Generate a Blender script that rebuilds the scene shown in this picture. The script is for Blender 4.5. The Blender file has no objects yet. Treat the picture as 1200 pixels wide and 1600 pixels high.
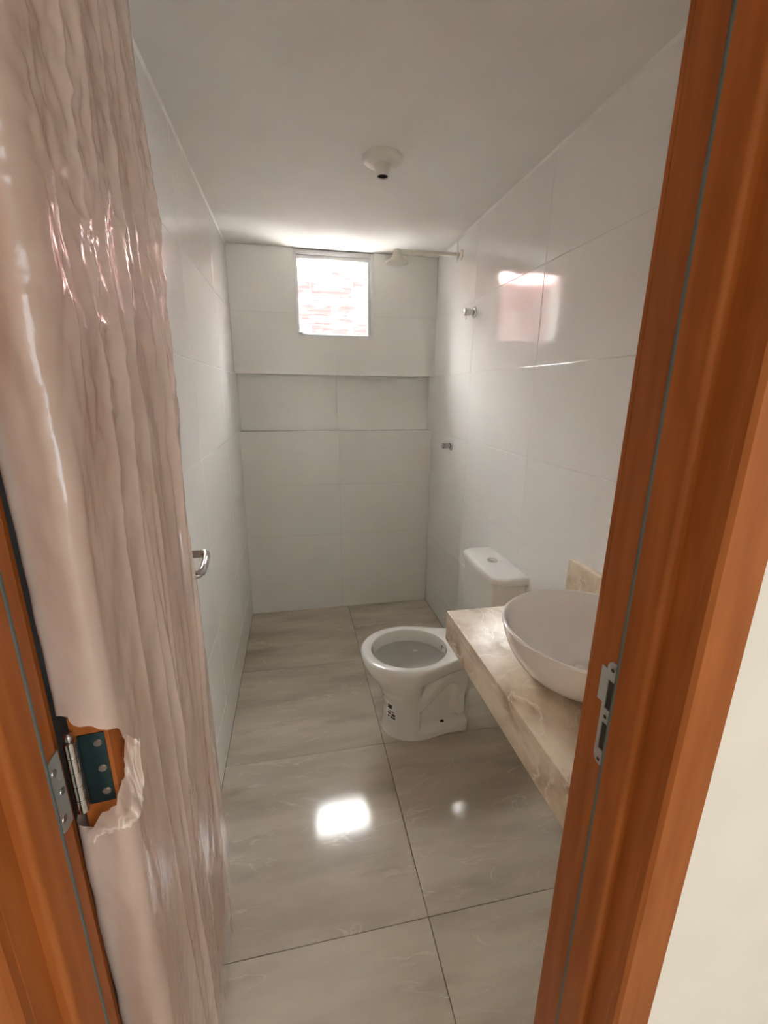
import bpy, bmesh, math, random
import numpy as np
from mathutils import Vector, Matrix

random.seed(7)
SC = bpy.context.scene
COL = SC.collection

# ------------------------------------------------------------------ camera
cam_d = bpy.data.cameras.new('camera')
cam = bpy.data.objects.new('camera', cam_d)
COL.objects.link(cam)
cam_d.sensor_fit = 'VERTICAL'
cam_d.sensor_height = 36.0
cam_d.lens = 680.2 / 1600 * 36.0
cam_d.clip_start = 0.01
right = Vector((0.98030288, -0.19726066, 0.00972114))
down = Vector((-0.04298929, -0.261162, -0.96433725))
fwd = Vector((0.19276459, 0.94492468, -0.26449795))
M = Matrix((right, -down, -fwd)).transposed().to_4x4()
M.translation = (0, 0, 1.43)
cam.matrix_world = M
SC.camera = cam

# ------------------------------------------------------------------ light
SKY = 7.6
SUN = 400.0
w = bpy.data.worlds.new('sky')
SC.world = w
w.use_nodes = True
bg = w.node_tree.nodes['Background']
bg.inputs[0].default_value = (0.82, 0.91, 1.0, 1)
bg.inputs[1].default_value = SKY


def portal(name, loc, rot, sx, sy):
    # sampling guide for the daylight coming in through a real opening (emits nothing itself)
    l = bpy.data.lights.new(name, 'AREA')
    l.shape = 'RECTANGLE'
    l.size, l.size_y = sx, sy
    l.cycles.is_portal = True
    o = bpy.data.objects.new(name, l)
    o.location = loc
    o.rotation_euler = rot
    COL.objects.link(o)


sd = bpy.data.lights.new('sun', 'SUN')
sd.energy = SUN
sd.angle = math.radians(0.6)
sd.color = (0.96, 1.0, 0.99)
so = bpy.data.objects.new('sun', sd)
so.rotation_euler = (math.radians(45), 0, 0)     # 45 degrees high, from behind the house
COL.objects.link(so)

# hall opening: dimensions shared with the hall walls below
HX1, HY0, HZ = 2.1, -4.8, 2.6
OP_Y0, OP_Y1, OP_Z0, OP_Z1 = -4.75, -2.15, 0.3, 2.45
portal('bathroom_window_portal', (0.255, 2.88, 1.97), (math.radians(90), 0, math.radians(180)), 0.47, 0.46)
portal('hall_window_portal', (HX1 + 0.1, (OP_Y0 + OP_Y1) / 2, (OP_Z0 + OP_Z1) / 2), (math.radians(90), 0, math.radians(90)), OP_Y1 - OP_Y0, OP_Z1 - OP_Z0)

vs = SC.view_settings
vs.view_transform = 'Standard'
vs.look = 'None'
vs.exposure = 0.0
vs.gamma = 1.0
vs.use_curve_mapping = False
SC.cycles.use_denoising = True
SC.cycles.max_bounces = 14
SC.cycles.diffuse_bounces = 8
SC.cycles.transparent_max_bounces = 16
SC.cycles.sample_clamp_indirect = 60.0
SC.cycles.caustics_reflective = False
SC.cycles.caustics_refractive = False


# ------------------------------------------------------------------ materials
class NT:
    def __init__(self, name):
        self.m = bpy.data.materials.new(name)
        self.m.use_nodes = True
        self.t = self.m.node_tree
        self.b = self.t.nodes['Principled BSDF']
        self.out = self.t.nodes['Material Output']

    def n(self, kind, **kw):
        x = self.t.nodes.new(kind)
        for k, v in kw.items():
            if k.startswith('i_'):
                x.inputs[k[2:].replace('_', ' ')].default_value = v
            else:
                setattr(x, k, v)
        return x

    def l(self, a, b):
        self.t.links.new(a, b)


def plain(name, col, rough=0.5, metal=0.0, spec=0.5, coat=0.0):
    q = NT(name)
    q.b.inputs['Base Color'].default_value = (*col, 1)
    q.b.inputs['Roughness'].default_value = rough
    q.b.inputs['Metallic'].default_value = metal
    q.b.inputs['Specular IOR Level'].default_value = spec
    q.b.inputs['Coat Weight'].default_value = coat
    return q


def with_noise(q, ca, cb, scale, detail=4, stretch=(1, 1, 1), rand=False, lo=0.35, hi=0.65, bump=0.0, bscale=None):
    geo = q.n('ShaderNodeNewGeometry')
    mp = q.n('ShaderNodeVectorMath', operation='MULTIPLY')
    mp.inputs[1].default_value = stretch
    src = geo.outputs['Position']
    if rand:
        oi = q.n('ShaderNodeObjectInfo')
        sc = q.n('ShaderNodeVectorMath', operation='SCALE')
        sc.inputs[0].default_value = (13.0, 7.0, 5.0)
        q.l(oi.outputs['Random'], sc.inputs['Scale'])
        ad = q.n('ShaderNodeVectorMath', operation='ADD')
        q.l(src, ad.inputs[0])
        q.l(sc.outputs[0], ad.inputs[1])
        src = ad.outputs[0]
    q.l(src, mp.inputs[0])
    nz = q.n('ShaderNodeTexNoise')
    nz.inputs['Scale'].default_value = scale
    nz.inputs['Detail'].default_value = detail
    q.l(mp.outputs[0], nz.inputs['Vector'])
    r = q.n('ShaderNodeValToRGB')
    r.color_ramp.elements[0].position = lo
    r.color_ramp.elements[1].position = hi
    r.color_ramp.elements[0].color = (*ca, 1)
    r.color_ramp.elements[1].color = (*cb, 1)
    q.l(nz.outputs['Fac'], r.inputs[0])
    q.l(r.outputs[0], q.b.inputs['Base Color'])
    if bump:
        b = q.n('ShaderNodeBump')
        b.inputs['Strength'].default_value = bump
        b.inputs['Distance'].default_value = 0.002
        n2 = nz
        if bscale:
            n2 = q.n('ShaderNodeTexNoise')
            n2.inputs['Scale'].default_value = bscale
            n2.inputs['Detail'].default_value = 3
            q.l(mp.outputs[0], n2.inputs['Vector'])
        q.l(n2.outputs['Fac'], b.inputs['Height'])
        q.l(b.outputs[0], q.b.inputs['Normal'])
    return q, mp, r


MAT = {}
# glazed wall tile: white, faintly uneven glaze
q = plain('white_glazed_tile', (0.74, 0.73, 0.70), 0.085, spec=0.5)
with_noise(q, (0.81, 0.80, 0.775), (0.84, 0.83, 0.805), 3.0, bump=0.09, bscale=5.0)
MAT['tile'] = q.m
MAT['grout'] = plain('pale_grout', (0.70, 0.69, 0.66), 0.7).m
MAT['floor_grout'] = plain('dark_floor_grout', (0.07, 0.06, 0.05), 0.9).m
q = plain('ceiling_paint', (0.70, 0.68, 0.66), 0.75)
with_noise(q, (0.78, 0.76, 0.735), (0.81, 0.79, 0.765), 6.0, bump=0.1, bscale=60)
MAT['ceiling'] = q.m
q = plain('cream_wall_paint', (0.80, 0.75, 0.66), 0.7)
with_noise(q, (0.84, 0.78, 0.68), (0.87, 0.81, 0.71), 9.0, bump=0.12, bscale=90)
MAT['hall_paint'] = q.m
MAT['plaster'] = plain('raw_plaster', (0.6, 0.58, 0.54), 0.9).m

# polished porcelain floor tile: beige grey stone with streaks and pale veins
q = plain('stone_look_porcelain', (0.3, 0.25, 0.2), 0.10, spec=0.45)
_, mp, ramp = with_noise(q, (0.43, 0.37, 0.30), (0.66, 0.59, 0.49), 2.6, 9, (0.8, 3.0, 1.0), True, 0.3, 0.72)
wv = q.n('ShaderNodeTexNoise')
wv.inputs['Scale'].default_value = 3.4
wv.inputs['Detail'].default_value = 8
wv.inputs['Distortion'].default_value = 1.6
q.l(mp.outputs[0], wv.inputs['Vector'])
vr = q.n('ShaderNodeValToRGB')
e = vr.color_ramp.elements
e[0].position, e[0].color = 0.485, (0, 0, 0, 1)
e[1].position, e[1].color = 0.50, (1, 1, 1, 1)
e2 = e.new(0.515)
e2.color = (0, 0, 0, 1)
q.l(wv.outputs['Fac'], vr.inputs[0])
mk = q.n('ShaderNodeTexNoise')
mk.inputs['Scale'].default_value = 4.0
q.l(mp.outputs[0], mk.inputs['Vector'])
mkr = q.n('ShaderNodeMapRange')
mkr.inputs['From Min'].default_value = 0.46
mkr.inputs['From Max'].default_value = 0.62
mkr.inputs['To Max'].default_value = 0.6
q.l(mk.outputs['Fac'], mkr.inputs['Value'])
mu = q.n('ShaderNodeMath', operation='MULTIPLY')
q.l(vr.outputs[0], mu.inputs[0])
q.l(mkr.outputs[0], mu.inputs[1])
mx = q.n('ShaderNodeMixRGB')
mx.inputs[2].default_value = (0.76, 0.70, 0.61, 1)
q.l(mu.outputs[0], mx.inputs[0])
q.l(ramp.outputs[0], mx.inputs[1])
# brown specks and worn patches
sp = q.n('ShaderNodeTexNoise')
sp.inputs['Scale'].default_value = 4.5
sp.inputs['Detail'].default_value = 10
q.l(mp.outputs[0], sp.inputs['Vector'])
spr = q.n('ShaderNodeMapRange')
spr.inputs['From Min'].default_value = 0.58
spr.inputs['From Max'].default_value = 0.75
spr.inputs['To Max'].default_value = 0.4
q.l(sp.outputs['Fac'], spr.inputs['Value'])
mx2 = q.n('ShaderNodeMixRGB')
mx2.inputs[2].default_value = (0.28, 0.22, 0.165, 1)
q.l(spr.outputs[0], mx2.inputs[0])
q.l(mx.outputs[0], mx2.inputs[1])
q.l(mx2.outputs[0], q.b.inputs['Base Color'])
MAT['floor'] = q.m

# cherry laminate
q = plain('cherry_laminate', (0.4, 0.16, 0.06), 0.42, spec=0.2)
with_noise(q, (0.31, 0.083, 0.016), (0.42, 0.128, 0.029), 14.0, 5, (4.0, 4.0, 0.35), False, 0.3, 0.7, bump=0.05)
MAT['wood'] = q.m
MAT['gasket'] = plain('grey_rubber', (0.11, 0.13, 0.12), 0.6).m
MAT['chrome'] = plain('chrome', (0.58, 0.57, 0.56), 0.10, 1.0).m
MAT['steel'] = plain('brushed_steel', (0.60, 0.58, 0.56), 0.28, 1.0).m
MAT['zinc'] = plain('zinc_plated_plate', (0.55, 0.57, 0.55), 0.42, 0.75).m
MAT['screw'] = plain('screw_metal', (0.45, 0.44, 0.42), 0.3, 1.0).m
MAT['dark'] = plain('hole_shade_and_screw', (0.035, 0.028, 0.02), 0.8).m  # near-black paints in the shade of slots and holes; small screws too
MAT['teal'] = plain('teal_coated_hinge_leaf', (0.02, 0.045, 0.048), 0.35, 0.6).m
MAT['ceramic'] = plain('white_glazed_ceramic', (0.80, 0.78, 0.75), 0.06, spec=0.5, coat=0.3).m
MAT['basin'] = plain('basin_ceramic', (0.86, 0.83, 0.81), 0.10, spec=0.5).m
MAT['inside'] = plain('grey_bowl_glaze', (0.52, 0.50, 0.47), 0.35).m  # darker grey than the outer glaze
MAT['plastic'] = plain('white_plastic', (0.78, 0.76, 0.71), 0.3).m
MAT['cream'] = plain('cream_plastic', (0.82, 0.77, 0.68), 0.35).m
MAT['alu'] = plain('white_aluminium', (0.74, 0.74, 0.74), 0.35).m
MAT['black'] = plain('black_print', (0.02, 0.02, 0.02), 0.5).m
MAT['paper'] = plain('sticker_white', (0.8, 0.79, 0.76), 0.4).m
MAT['silicone'] = plain('white_silicone', (0.78, 0.74, 0.70), 0.45).m

# beige marble
q = plain('beige_marble', (0.6, 0.5, 0.4), 0.16, spec=0.5)
_, mp, ramp = with_noise(q, (0.44, 0.33, 0.22), (0.80, 0.69, 0.55), 9, 10, (1.0, 0.8, 1.0), False, 0.34, 0.6)
ramp.color_ramp.elements.new(0.47).color = (0.68, 0.56, 0.43, 1)
nz = q.n('ShaderNodeTexNoise')
nz.inputs['Scale'].default_value = 6
nz.inputs['Detail'].default_value = 6
nz.inputs['Distortion'].default_value = 2.2
q.l(mp.outputs[0], nz.inputs['Vector'])
vr = q.n('ShaderNodeValToRGB')
e = vr.color_ramp.elements
e[0].position, e[0].color = 0.47, (0, 0, 0, 1)
e[1].position, e[1].color = 0.50, (0.75, 0.75, 0.75, 1)
e.new(0.53).color = (0, 0, 0, 1)
q.l(nz.outputs['Fac'], vr.inputs[0])
mx = q.n('ShaderNodeMixRGB')
mx.inputs[2].default_value = (0.82, 0.74, 0.62, 1)
q.l(vr.outputs[0], mx.inputs[0])
q.l(ramp.outputs[0], mx.inputs[1])
q.l(mx.outputs[0], q.b.inputs['Base Color'])
MAT['marble'] = q.m

# fired clay block with mortar smears
q = plain('clay_block', (0.5, 0.28, 0.22), 0.9)
with_noise(q, (0.47, 0.155, 0.142), (0.62, 0.56, 0.55), 6, 6, (1, 1, 2.2), True, 0.43, 0.66)
MAT['clay'] = q.m
MAT['soil'] = plain('dark_soil', (0.12, 0.10, 0.08), 0.95).m
MAT['low_bounce'] = plain('low_bounce_dark_grey', (0.17, 0.17, 0.175), 0.9).m  # made-up dark tone that cuts light bounced off facade and sill
MAT['mortar'] = plain('mortar', (0.60, 0.59, 0.58), 0.95).m
MAT['roof_clay'] = plain('roof_clay', (0.5, 0.27, 0.21), 0.9).m

# window glass: thin clear pane with a trace of dust
q = NT('thin_clear_glass')
q.t.nodes.remove(q.b)
tr = q.n('ShaderNodeBsdfTransparent')
gl = q.n('ShaderNodeBsdfGlossy')
gl.inputs['Roughness'].default_value = 0.02
fr = q.n('ShaderNodeFresnel')
gb = q.n('ShaderNodeNewGeometry')
ior = q.n('ShaderNodeMapRange')          # same index from either face of the thin pane
ior.inputs['To Min'].default_value = 1.35
ior.inputs['To Max'].default_value = 1 / 1.35
q.l(gb.outputs['Backfacing'], ior.inputs['Value'])
q.l(ior.outputs[0], fr.inputs['IOR'])
m1 = q.n('ShaderNodeMixShader')
q.l(fr.outputs[0], m1.inputs[0])
q.l(tr.outputs[0], m1.inputs[1])
q.l(gl.outputs[0], m1.inputs[2])
df = q.n('ShaderNodeBsdfTranslucent')
df.inputs['Color'].default_value = (0.9, 0.88, 0.86, 1)
nz = q.n('ShaderNodeTexNoise')
nz.inputs['Scale'].default_value = 11
nz.inputs['Detail'].default_value = 5
mr = q.n('ShaderNodeMapRange')
mr.inputs['From Min'].default_value = 0.5
mr.inputs['From Max'].default_value = 0.75
mr.inputs['To Max'].default_value = 0.02
q.l(nz.outputs['Fac'], mr.inputs['Value'])
m2 = q.n('ShaderNodeMixShader')
q.l(mr.outputs[0], m2.inputs[0])
q.l(m1.outputs[0], m2.inputs[1])
q.l(df.outputs[0], m2.inputs[2])
q.l(m2.outputs[0], q.out.inputs['Surface'])
MAT['glass'] = q.m

# thin milky packing film
q = plain('milky_plastic_film', (0.83, 0.655, 0.545), 0.17, spec=1.0)
geo = q.n('ShaderNodeNewGeometry')
mp = q.n('ShaderNodeVectorMath', operation='MULTIPLY')
mp.inputs[1].default_value = (1, 1, 0.45)
q.l(geo.outputs['Position'], mp.inputs[0])
n1 = q.n('ShaderNodeTexNoise')
n1.inputs['Scale'].default_value = 55
n1.inputs['Detail'].default_value = 3
n1.inputs['Distortion'].default_value = 0.8
q.l(mp.outputs[0], n1.inputs['Vector'])
bp = q.n('ShaderNodeBump')
bp.inputs['Strength'].default_value = 0.2
bp.inputs['Distance'].default_value = 0.004
q.l(n1.outputs['Fac'], bp.inputs['Height'])
q.l(bp.outputs[0], q.b.inputs['Normal'])
n2 = q.n('ShaderNodeTexNoise')
n2.inputs['Scale'].default_value = 5
n2.inputs['Detail'].default_value = 5
q.l(mp.outputs[0], n2.inputs['Vector'])
mr = q.n('ShaderNodeMapRange')
mr.inputs['From Min'].default_value = 0.35
mr.inputs['From Max'].default_value = 0.65
mr.inputs['To Min'].default_value = 0.46
mr.inputs['To Max'].default_value = 0.68
q.l(n2.outputs['Fac'], mr.inputs['Value'])
tr = q.n('ShaderNodeBsdfTransparent')
ms = q.n('ShaderNodeMixShader')
q.l(mr.outputs[0], ms.inputs[0])
q.l(tr.outputs[0], ms.inputs[1])
q.l(q.b.outputs[0], ms.inputs[2])
q.l(ms.outputs[0], q.out.inputs['Surface'])
MAT['film'] = q.m


# ------------------------------------------------------------------ helpers
def link(name, me, mat, parent=None):
    o = bpy.data.objects.new(name, me)
    COL.objects.link(o)
    if mat is not None and not me.materials:
        me.materials.append(MAT[mat])
    if parent is not None:
        o.parent = parent
    return o


def fin(name, bm, mat, parent=None, smooth=True):
    me = bpy.data.meshes.new(name)
    bmesh.ops.recalc_face_normals(bm, faces=bm.faces)
    bm.to_mesh(me)
    bm.free()
    if smooth:
        me.shade_smooth()
        a = me.attributes.get('sharp_edge')
        me.set_sharp_from_angle(angle=math.radians(38))
    return link(name, me, mat, parent)


def tag(o, label, cat, group=None, kind=None):
    o['label'] = label
    o['category'] = cat
    if group:
        o['group'] = group
    if kind:
        o['kind'] = kind
    return o


def empty(name, loc=(0, 0, 0)):
    o = bpy.data.objects.new(name, None)
    o.empty_display_size = 0.05
    COL.objects.link(o)
    o.location = loc
    return o


def put(o, parent):
    """parent without moving"""
    o.parent = parent
    o.matrix_parent_inverse = Matrix.Translation(-Vector(parent.location))
    return o


def abox(bm, x0, x1, y0, y1, z0, z1, bev=0.0, seg=2):
    r = bmesh.ops.create_cube(bm, size=1)
    vs_ = r['verts']
    for v in vs_:
        v.co = Vector(((x0 + x1) / 2 + v.co.x * (x1 - x0), (y0 + y1) / 2 + v.co.y * (y1 - y0), (z0 + z1) / 2 + v.co.z * (z1 - z0)))
    if bev:
        ed = list({e for v in vs_ for e in v.link_edges})
        bmesh.ops.bevel(bm, geom=ed, offset=bev, segments=seg, affect='EDGES', profile=0.6, clamp_overlap=True)
    return bm


def box(name, x0, x1, y0, y1, z0, z1, mat, parent=None, bev=0.0, seg=2):
    bm = bmesh.new()
    abox(bm, x0, x1, y0, y1, z0, z1, bev, seg)
    o = fin(name, bm, mat, None, False)
    if parent:
        put(o, parent)
    return o


def lathe(name, prof, mat, origin=(0, 0, 0), axis='Z', n=48, parent=None, cap0=False, cap1=False):
    bm = bmesh.new()
    rings = []
    for r, h in prof:
        ring = []
        for k in range(n):
            a = 2 * math.pi * k / n
            if axis == 'Z':
                p = (r * math.cos(a), r * math.sin(a), h)
            elif axis == 'X':
                p = (h, r * math.cos(a), r * math.sin(a))
            else:
                p = (r * math.cos(a), h, r * math.sin(a))
            ring.append(bm.verts.new(Vector(p) + Vector(origin)))
        rings.append(ring)
    for a, b in zip(rings, rings[1:]):
        for k in range(n):
            bm.faces.new((a[k], a[(k + 1) % n], b[(k + 1) % n], b[k]))
    if cap0:
        bm.faces.new(rings[0])
    if cap1:
        bm.faces.new(rings[-1])
    o = fin(name, bm, mat)
    if parent:
        put(o, parent)
    return o


def tube(name, pts, rad, mat, parent=None, n=12, flat=1.0):
    """sweep of a circle (or flattened oval) along points; rad may be a list"""
    pts = [Vector(p) for p in pts]
    if not isinstance(rad, (list, tuple)):
        rad = [rad] * len(pts)
    bm = bmesh.new()
    rings = []
    up = Vector((0, 0, 1))
    for i, p in enumerate(pts):
        t = (pts[min(i + 1, len(pts) - 1)] - pts[max(i - 1, 0)]).normalized()
        u = up if abs(t.dot(up)) < 0.95 else Vector((0, 1, 0))
        s = t.cross(u).normalized()
        v = s.cross(t).normalized()
        rings.append([bm.verts.new(p + rad[i] * (math.cos(2 * math.pi * k / n) * s * flat + math.sin(2 * math.pi * k / n) * v)) for k in range(n)])
    for a, b in zip(rings, rings[1:]):
        for k in range(n):
            bm.faces.new((a[k], a[(k + 1) % n], b[(k + 1) % n], b[k]))
    bm.faces.new(rings[0])
    bm.faces.new(rings[-1])
    o = fin(name, bm, mat)
    if parent:
        put(o, parent)
    return o


def prism(name, poly, axis, d0, d1, mat, parent=None, bev=0.0):
    """polygon (2D) extruded along an axis"""
    bm = bmesh.new()

    def P(a, b, d):
        return {'X': (d, a, b), 'Y': (a, d, b), 'Z': (a, b, d)}[axis]
    lo = [bm.verts.new(P(a, b, d0)) for a, b in poly]
    hi = [bm.verts.new(P(a, b, d1)) for a, b in poly]
    bm.faces.new(lo)
    bm.faces.new(hi)
    n = len(poly)
    for k in range(n):
        bm.faces.new((lo[k], lo[(k + 1) % n], hi[(k + 1) % n], hi[k]))
    bmesh.ops.recalc_face_normals(bm, faces=bm.faces)
    if bev:
        bmesh.ops.bevel(bm, geom=list(bm.edges), offset=bev, segments=2, affect='EDGES', clamp_overlap=True)
    o = fin(name, bm, mat, None, not bev)
    if parent:
        put(o, parent)
    return o


# ------------------------------------------------------------------ room shell
XL, XR, YB, ZC = -0.325, 0.867, 2.737, 2.195
YF0, YF1 = 0.306, 0.430           # hall side and bathroom side of the door wall
NY = 2.837                        # back of the niche
ROWS = [0.0, 0.197, 0.530, 0.863, 1.196, 1.529, 1.862, 2.195]
J = 0.001                         # half a joint
TT = 0.006                        # tile thickness

wl = tag(box('wall_left', XL - 0.12, XL - 0.0014, YF1, 2.89, 0, ZC, 'grout'), 'white tiled side wall behind the plastic wrapped door', 'wall', kind='structure')
wr = tag(box('wall_right', XR + 0.0014, XR + 0.12, YF1, 2.89, 0, ZC, 'grout'), 'white tiled side wall with shower valves and toilet tank', 'wall', kind='structure')

# back wall with niche and window opening
WX0, WX1, WZ0 = 0.030, 0.482, 1.742
bm = bmesh.new()
abox(bm, XL - 0.12, XR + 0.12, YB + 0.0014, 2.89, -0.02, 1.196 - 0.0014)
abox(bm, XL - 0.12, XR + 0.12, NY + 0.0014, 2.89, 1.196 - 0.0014, 1.529 + 0.0014)
abox(bm, XL - 0.12, WX0, YB + 0.0014, 2.89, 1.529 + 0.0014, ZC)
abox(bm, WX1, XR + 0.12, YB + 0.0014, 2.89, 1.529 + 0.0014, ZC)
abox(bm, WX0, WX1, YB + 0.0014, 2.89, 1.529 + 0.0014, WZ0)
abox(bm, XL - 0.12, XR + 0.12, YB + 0.0014, 2.89, ZC, ZC + 0.08)
abox(bm, -2.5, 3.0, 2.77, 2.89, ZC + 0.07, 4.24)      # added upper wall, unseen; height set to shade the lower yard wall
wb = fin('wall_back', bm, 'grout')
wb.data.materials.append(MAT['low_bounce'])           # unseen outside and window sill, darkened to cut bounced light
for p in wb.data.polygons:
    if p.center.y > 2.88 or p.center.z > ZC + 0.07 or (abs(p.center.z - WZ0) < 0.01 and p.normal.z > 0.5):
        p.material_index = 1
tag(wb, 'white tiled far wall with a long recessed niche under the window', 'wall', kind='structure')

_cache = {}


def tile(sx, sy, sz, mat='tile', bev=0.0012):
    key = (round(sx, 4), round(sy, 4), round(sz, 4), mat)
    if key not in _cache:
        b = bmesh.new()
        abox(b, -sx / 2, sx / 2, -sy / 2, sy / 2, -sz / 2, sz / 2, bev, 2)
        me = bpy.data.meshes.new('tile')
        b.to_mesh(me)
        b.free()
        me.materials.append(MAT[mat])
        _cache[key] = me
    return _cache[key]


def put_tile(parent, name, x0, x1, y0, y1, z0, z1, mat='tile', tilt=0.0):
    o = bpy.data.objects.new(name, tile(x1 - x0, y1 - y0, z1 - z0, mat))
    COL.objects.link(o)
    o.location = ((x0 + x1) / 2, (y0 + y1) / 2, (z0 + z1) / 2)
    if tilt:
        o.rotation_euler = [math.radians(random.uniform(-tilt, tilt)) for _ in range(3)]
    o.parent = parent
    return o


def side_wall(parent, x0, x1, cuts):
    for z0, z1 in zip(ROWS, ROWS[1:]):
        for y0, y1 in zip(cuts, cuts[1:]):
            a, b = y0 + J, y1 - J
            if z0 >= 1.19 and z1 <= 1.53 and y1 >= YB:      # niche end runs deeper
                b = NY
            put_tile(parent, 'tile', x0, x1, a, b, z0 + J, z1 - J, tilt=0.06)


side_wall(wl, XL - TT, XL, [YF1 + 0.002, 1.005, 1.620, 2.235, YB])
side_wall(wr, XR, XR + TT, [YF1 + 0.002, 0.908, 1.523, 2.138, YB])
XM = 0.268
for z0, z1 in zip(ROWS[:4], ROWS[1:5]):
    for x0, x1 in ((XL, XM), (XM, XR)):
        put_tile(wb, 'tile', x0 + J, x1 - J, YB, YB + TT, z0 + J, z1 - J)
for x0, x1 in ((XL, XM), (XM, XR)):
    put_tile(wb, 'tile', x0 + J, x1 - J, NY, NY + TT, 1.196 + J, 1.529 - J)
    put_tile(wb, 'niche_ledge_tile', x0 + J, x1 - J, YB - 0.001, NY, 1.196 - TT, 1.196)
    put_tile(wb, 'niche_soffit_tile', x0 + J, x1 - J, YB + TT, NY, 1.529, 1.529 + TT)
for xs in ((XL, WX0), (WX1, XR)):
    put_tile(wb, 'tile', xs[0] + J, xs[1] - J, YB, YB + TT, 1.862 + J, ZC - J)
prism('tile', [(XL + J, 1.529), (XM - J / 2, 1.529), (XM - J / 2, WZ0), (WX0, WZ0), (WX0, 1.862 - J), (XL + J, 1.862 - J)], 'Y', YB, YB + TT, 'tile', wb, 0.001)
prism('tile', [(XM + J / 2, 1.529), (XR - J, 1.529), (XR - J, 1.862 - J), (WX1, 1.862 - J), (WX1, WZ0), (XM + J / 2, WZ0)], 'Y', YB, YB + TT, 'tile', wb, 0.001)

# floor
fl = tag(box('floor', XL - 0.12, XR + 0.12, YF0 - 0.0, 2.89, -0.08, -0.008, 'floor_grout'), 'polished beige grey stone look tile floor of the bathroom', 'floor', kind='structure')
for y0, y1 in zip([YF0, 0.840, 1.483, 2.090, YB], [0.840, 1.483, 2.090, YB]):
    for x0, x1 in zip([XL, 0.312, XR], [0.312, XR]):
        put_tile(fl, 'floor_tile', x0 + 0.001, x1 - 0.001, y0 + 0.001, y1 - 0.001, -0.010, 0.0, 'floor', 0.03)

ce = tag(box('ceiling', XL - 0.12, XR + 0.12, YF1, YB + 0.05, ZC, ZC + 0.06, 'ceiling'), 'plain off white painted plaster ceiling of the bathroom', 'ceiling', kind='structure')
for i, (x, s) in enumerate(((XL, 1), (XR, -1))):
    o = prism('trim_%d' % (i + 2), [(x, ZC), (x + s * 0.006, ZC), (x, ZC - 0.008)], 'Y', YF1, YB, 'ceiling')
    tag(o, ('thin caulk bead where ceiling meets the wall behind the wrapped door', 'thin caulk bead where ceiling meets the wall with the shower arm')[i], 'caulk bead', kind='structure')

# door wall (hall side painted cream)
DX0, DX1, DZ = -0.262, 0.382, 2.135   # rough opening
bm = bmesh.new()
abox(bm, -3.2, DX0, YF0, YF1, 0, HZ)
abox(bm, DX1, HX1, YF0, YF1, 0, HZ)
abox(bm, DX0, DX1, YF0, YF1, DZ, HZ)
tag(fin('wall_front', bm, 'hall_paint'), 'cream painted hall wall around the bathroom doorway', 'wall', kind='structure')

# hall behind the camera
tag(box('floor_hall', -3.2, HX1, HY0, YF0, -0.08, 0, 'floor'), 'beige grey stone look floor of the hall', 'floor', kind='structure')
tag(box('ceiling_hall', -3.2, HX1, HY0, YF1, HZ, HZ + 0.06, 'ceiling'), 'off white ceiling of the hall', 'ceiling', kind='structure')
tag(box('wall_hall_left', -3.3, -3.2, HY0, YF1, 0, HZ, 'hall_paint'), 'cream painted wall at the left end of the hall', 'wall', kind='structure')
tag(box('wall_hall_back', -3.3, HX1 + 0.1, HY0 - 0.1, HY0, 0, HZ, 'hall_paint'), 'cream painted hall wall facing the bathroom doorway', 'wall', kind='structure')
bm = bmesh.new()
abox(bm, HX1, HX1 + 0.1, HY0, OP_Y0, 0, HZ)
abox(bm, HX1, HX1 + 0.1, OP_Y1, YF1, 0, HZ)
abox(bm, HX1, HX1 + 0.1, OP_Y0, OP_Y1, 0, OP_Z0)
abox(bm, HX1, HX1 + 0.1, OP_Y0, OP_Y1, OP_Z1, HZ)
tag(fin('wall_hall_right', bm, 'hall_paint'), 'cream painted hall wall with a daylight opening', 'wall', kind='structure')

# ------------------------------------------------------------------ window
win = tag(empty('window_1', (0.255, 2.77, WZ0)), 'small white aluminium window close under the ceiling above the niche', 'window', kind='structure')
FY0, FY1 = 2.748, 2.788


def bar(name, x0, x1, z0, z1, y0, y1, mat='alu', bev=0.002):
    return box(name, x0, x1, y0, y1, z0, z1, mat, win, bev)


T = 0.012
bar('frame_bar', WX0, WX0 + T, WZ0, ZC, FY0, FY1)
bar('frame_bar', WX1 - T, WX1, WZ0, ZC, FY0, FY1)
bar('frame_bar', WX0 + T, WX1 - T, WZ0, WZ0 + T, FY0, FY1)
bar('frame_bar', WX0 + T, WX1 - T, ZC - 0.026, ZC, FY0, FY1)
S0, S1 = WX0 + T, WX1 - T
bar('sash_bar', S0, S0 + 0.011, WZ0 + T, ZC - 0.026, FY0 + 0.012, FY0 + 0.036)
bar('sash_bar', S1 - 0.017, S1, WZ0 + T, ZC - 0.026, FY0 + 0.012, FY0 + 0.036)
bar('sash_bar', S0 + 0.011, S1 - 0.017, WZ0 + T, WZ0 + T + 0.006, FY0 + 0.012, FY0 + 0.036)
bar('sash_bar', S0 + 0.011, S1 - 0.017, ZC - 0.044, ZC - 0.026, FY0 + 0.012, FY0 + 0.036)
bar('pane', S0 + 0.006, S1 - 0.008, WZ0 + T + 0.003, ZC - 0.040, FY0 + 0.022, FY0 + 0.026, 'glass', 0)
# small latch at the lower corner, stay on the side
bar('latch', S0 + 0.008, S0 + 0.032, WZ0 + T + 0.002, WZ0 + T + 0.012, FY0 - 0.002, FY0 + 0.012, 'screw', 0.002)
bar('stay', S1 - 0.004, S1 + 0.001, WZ0 + 0.02, WZ0 + 0.215, FY0 + 0.002, FY0 + 0.012, 'steel', 0.001)

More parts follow.
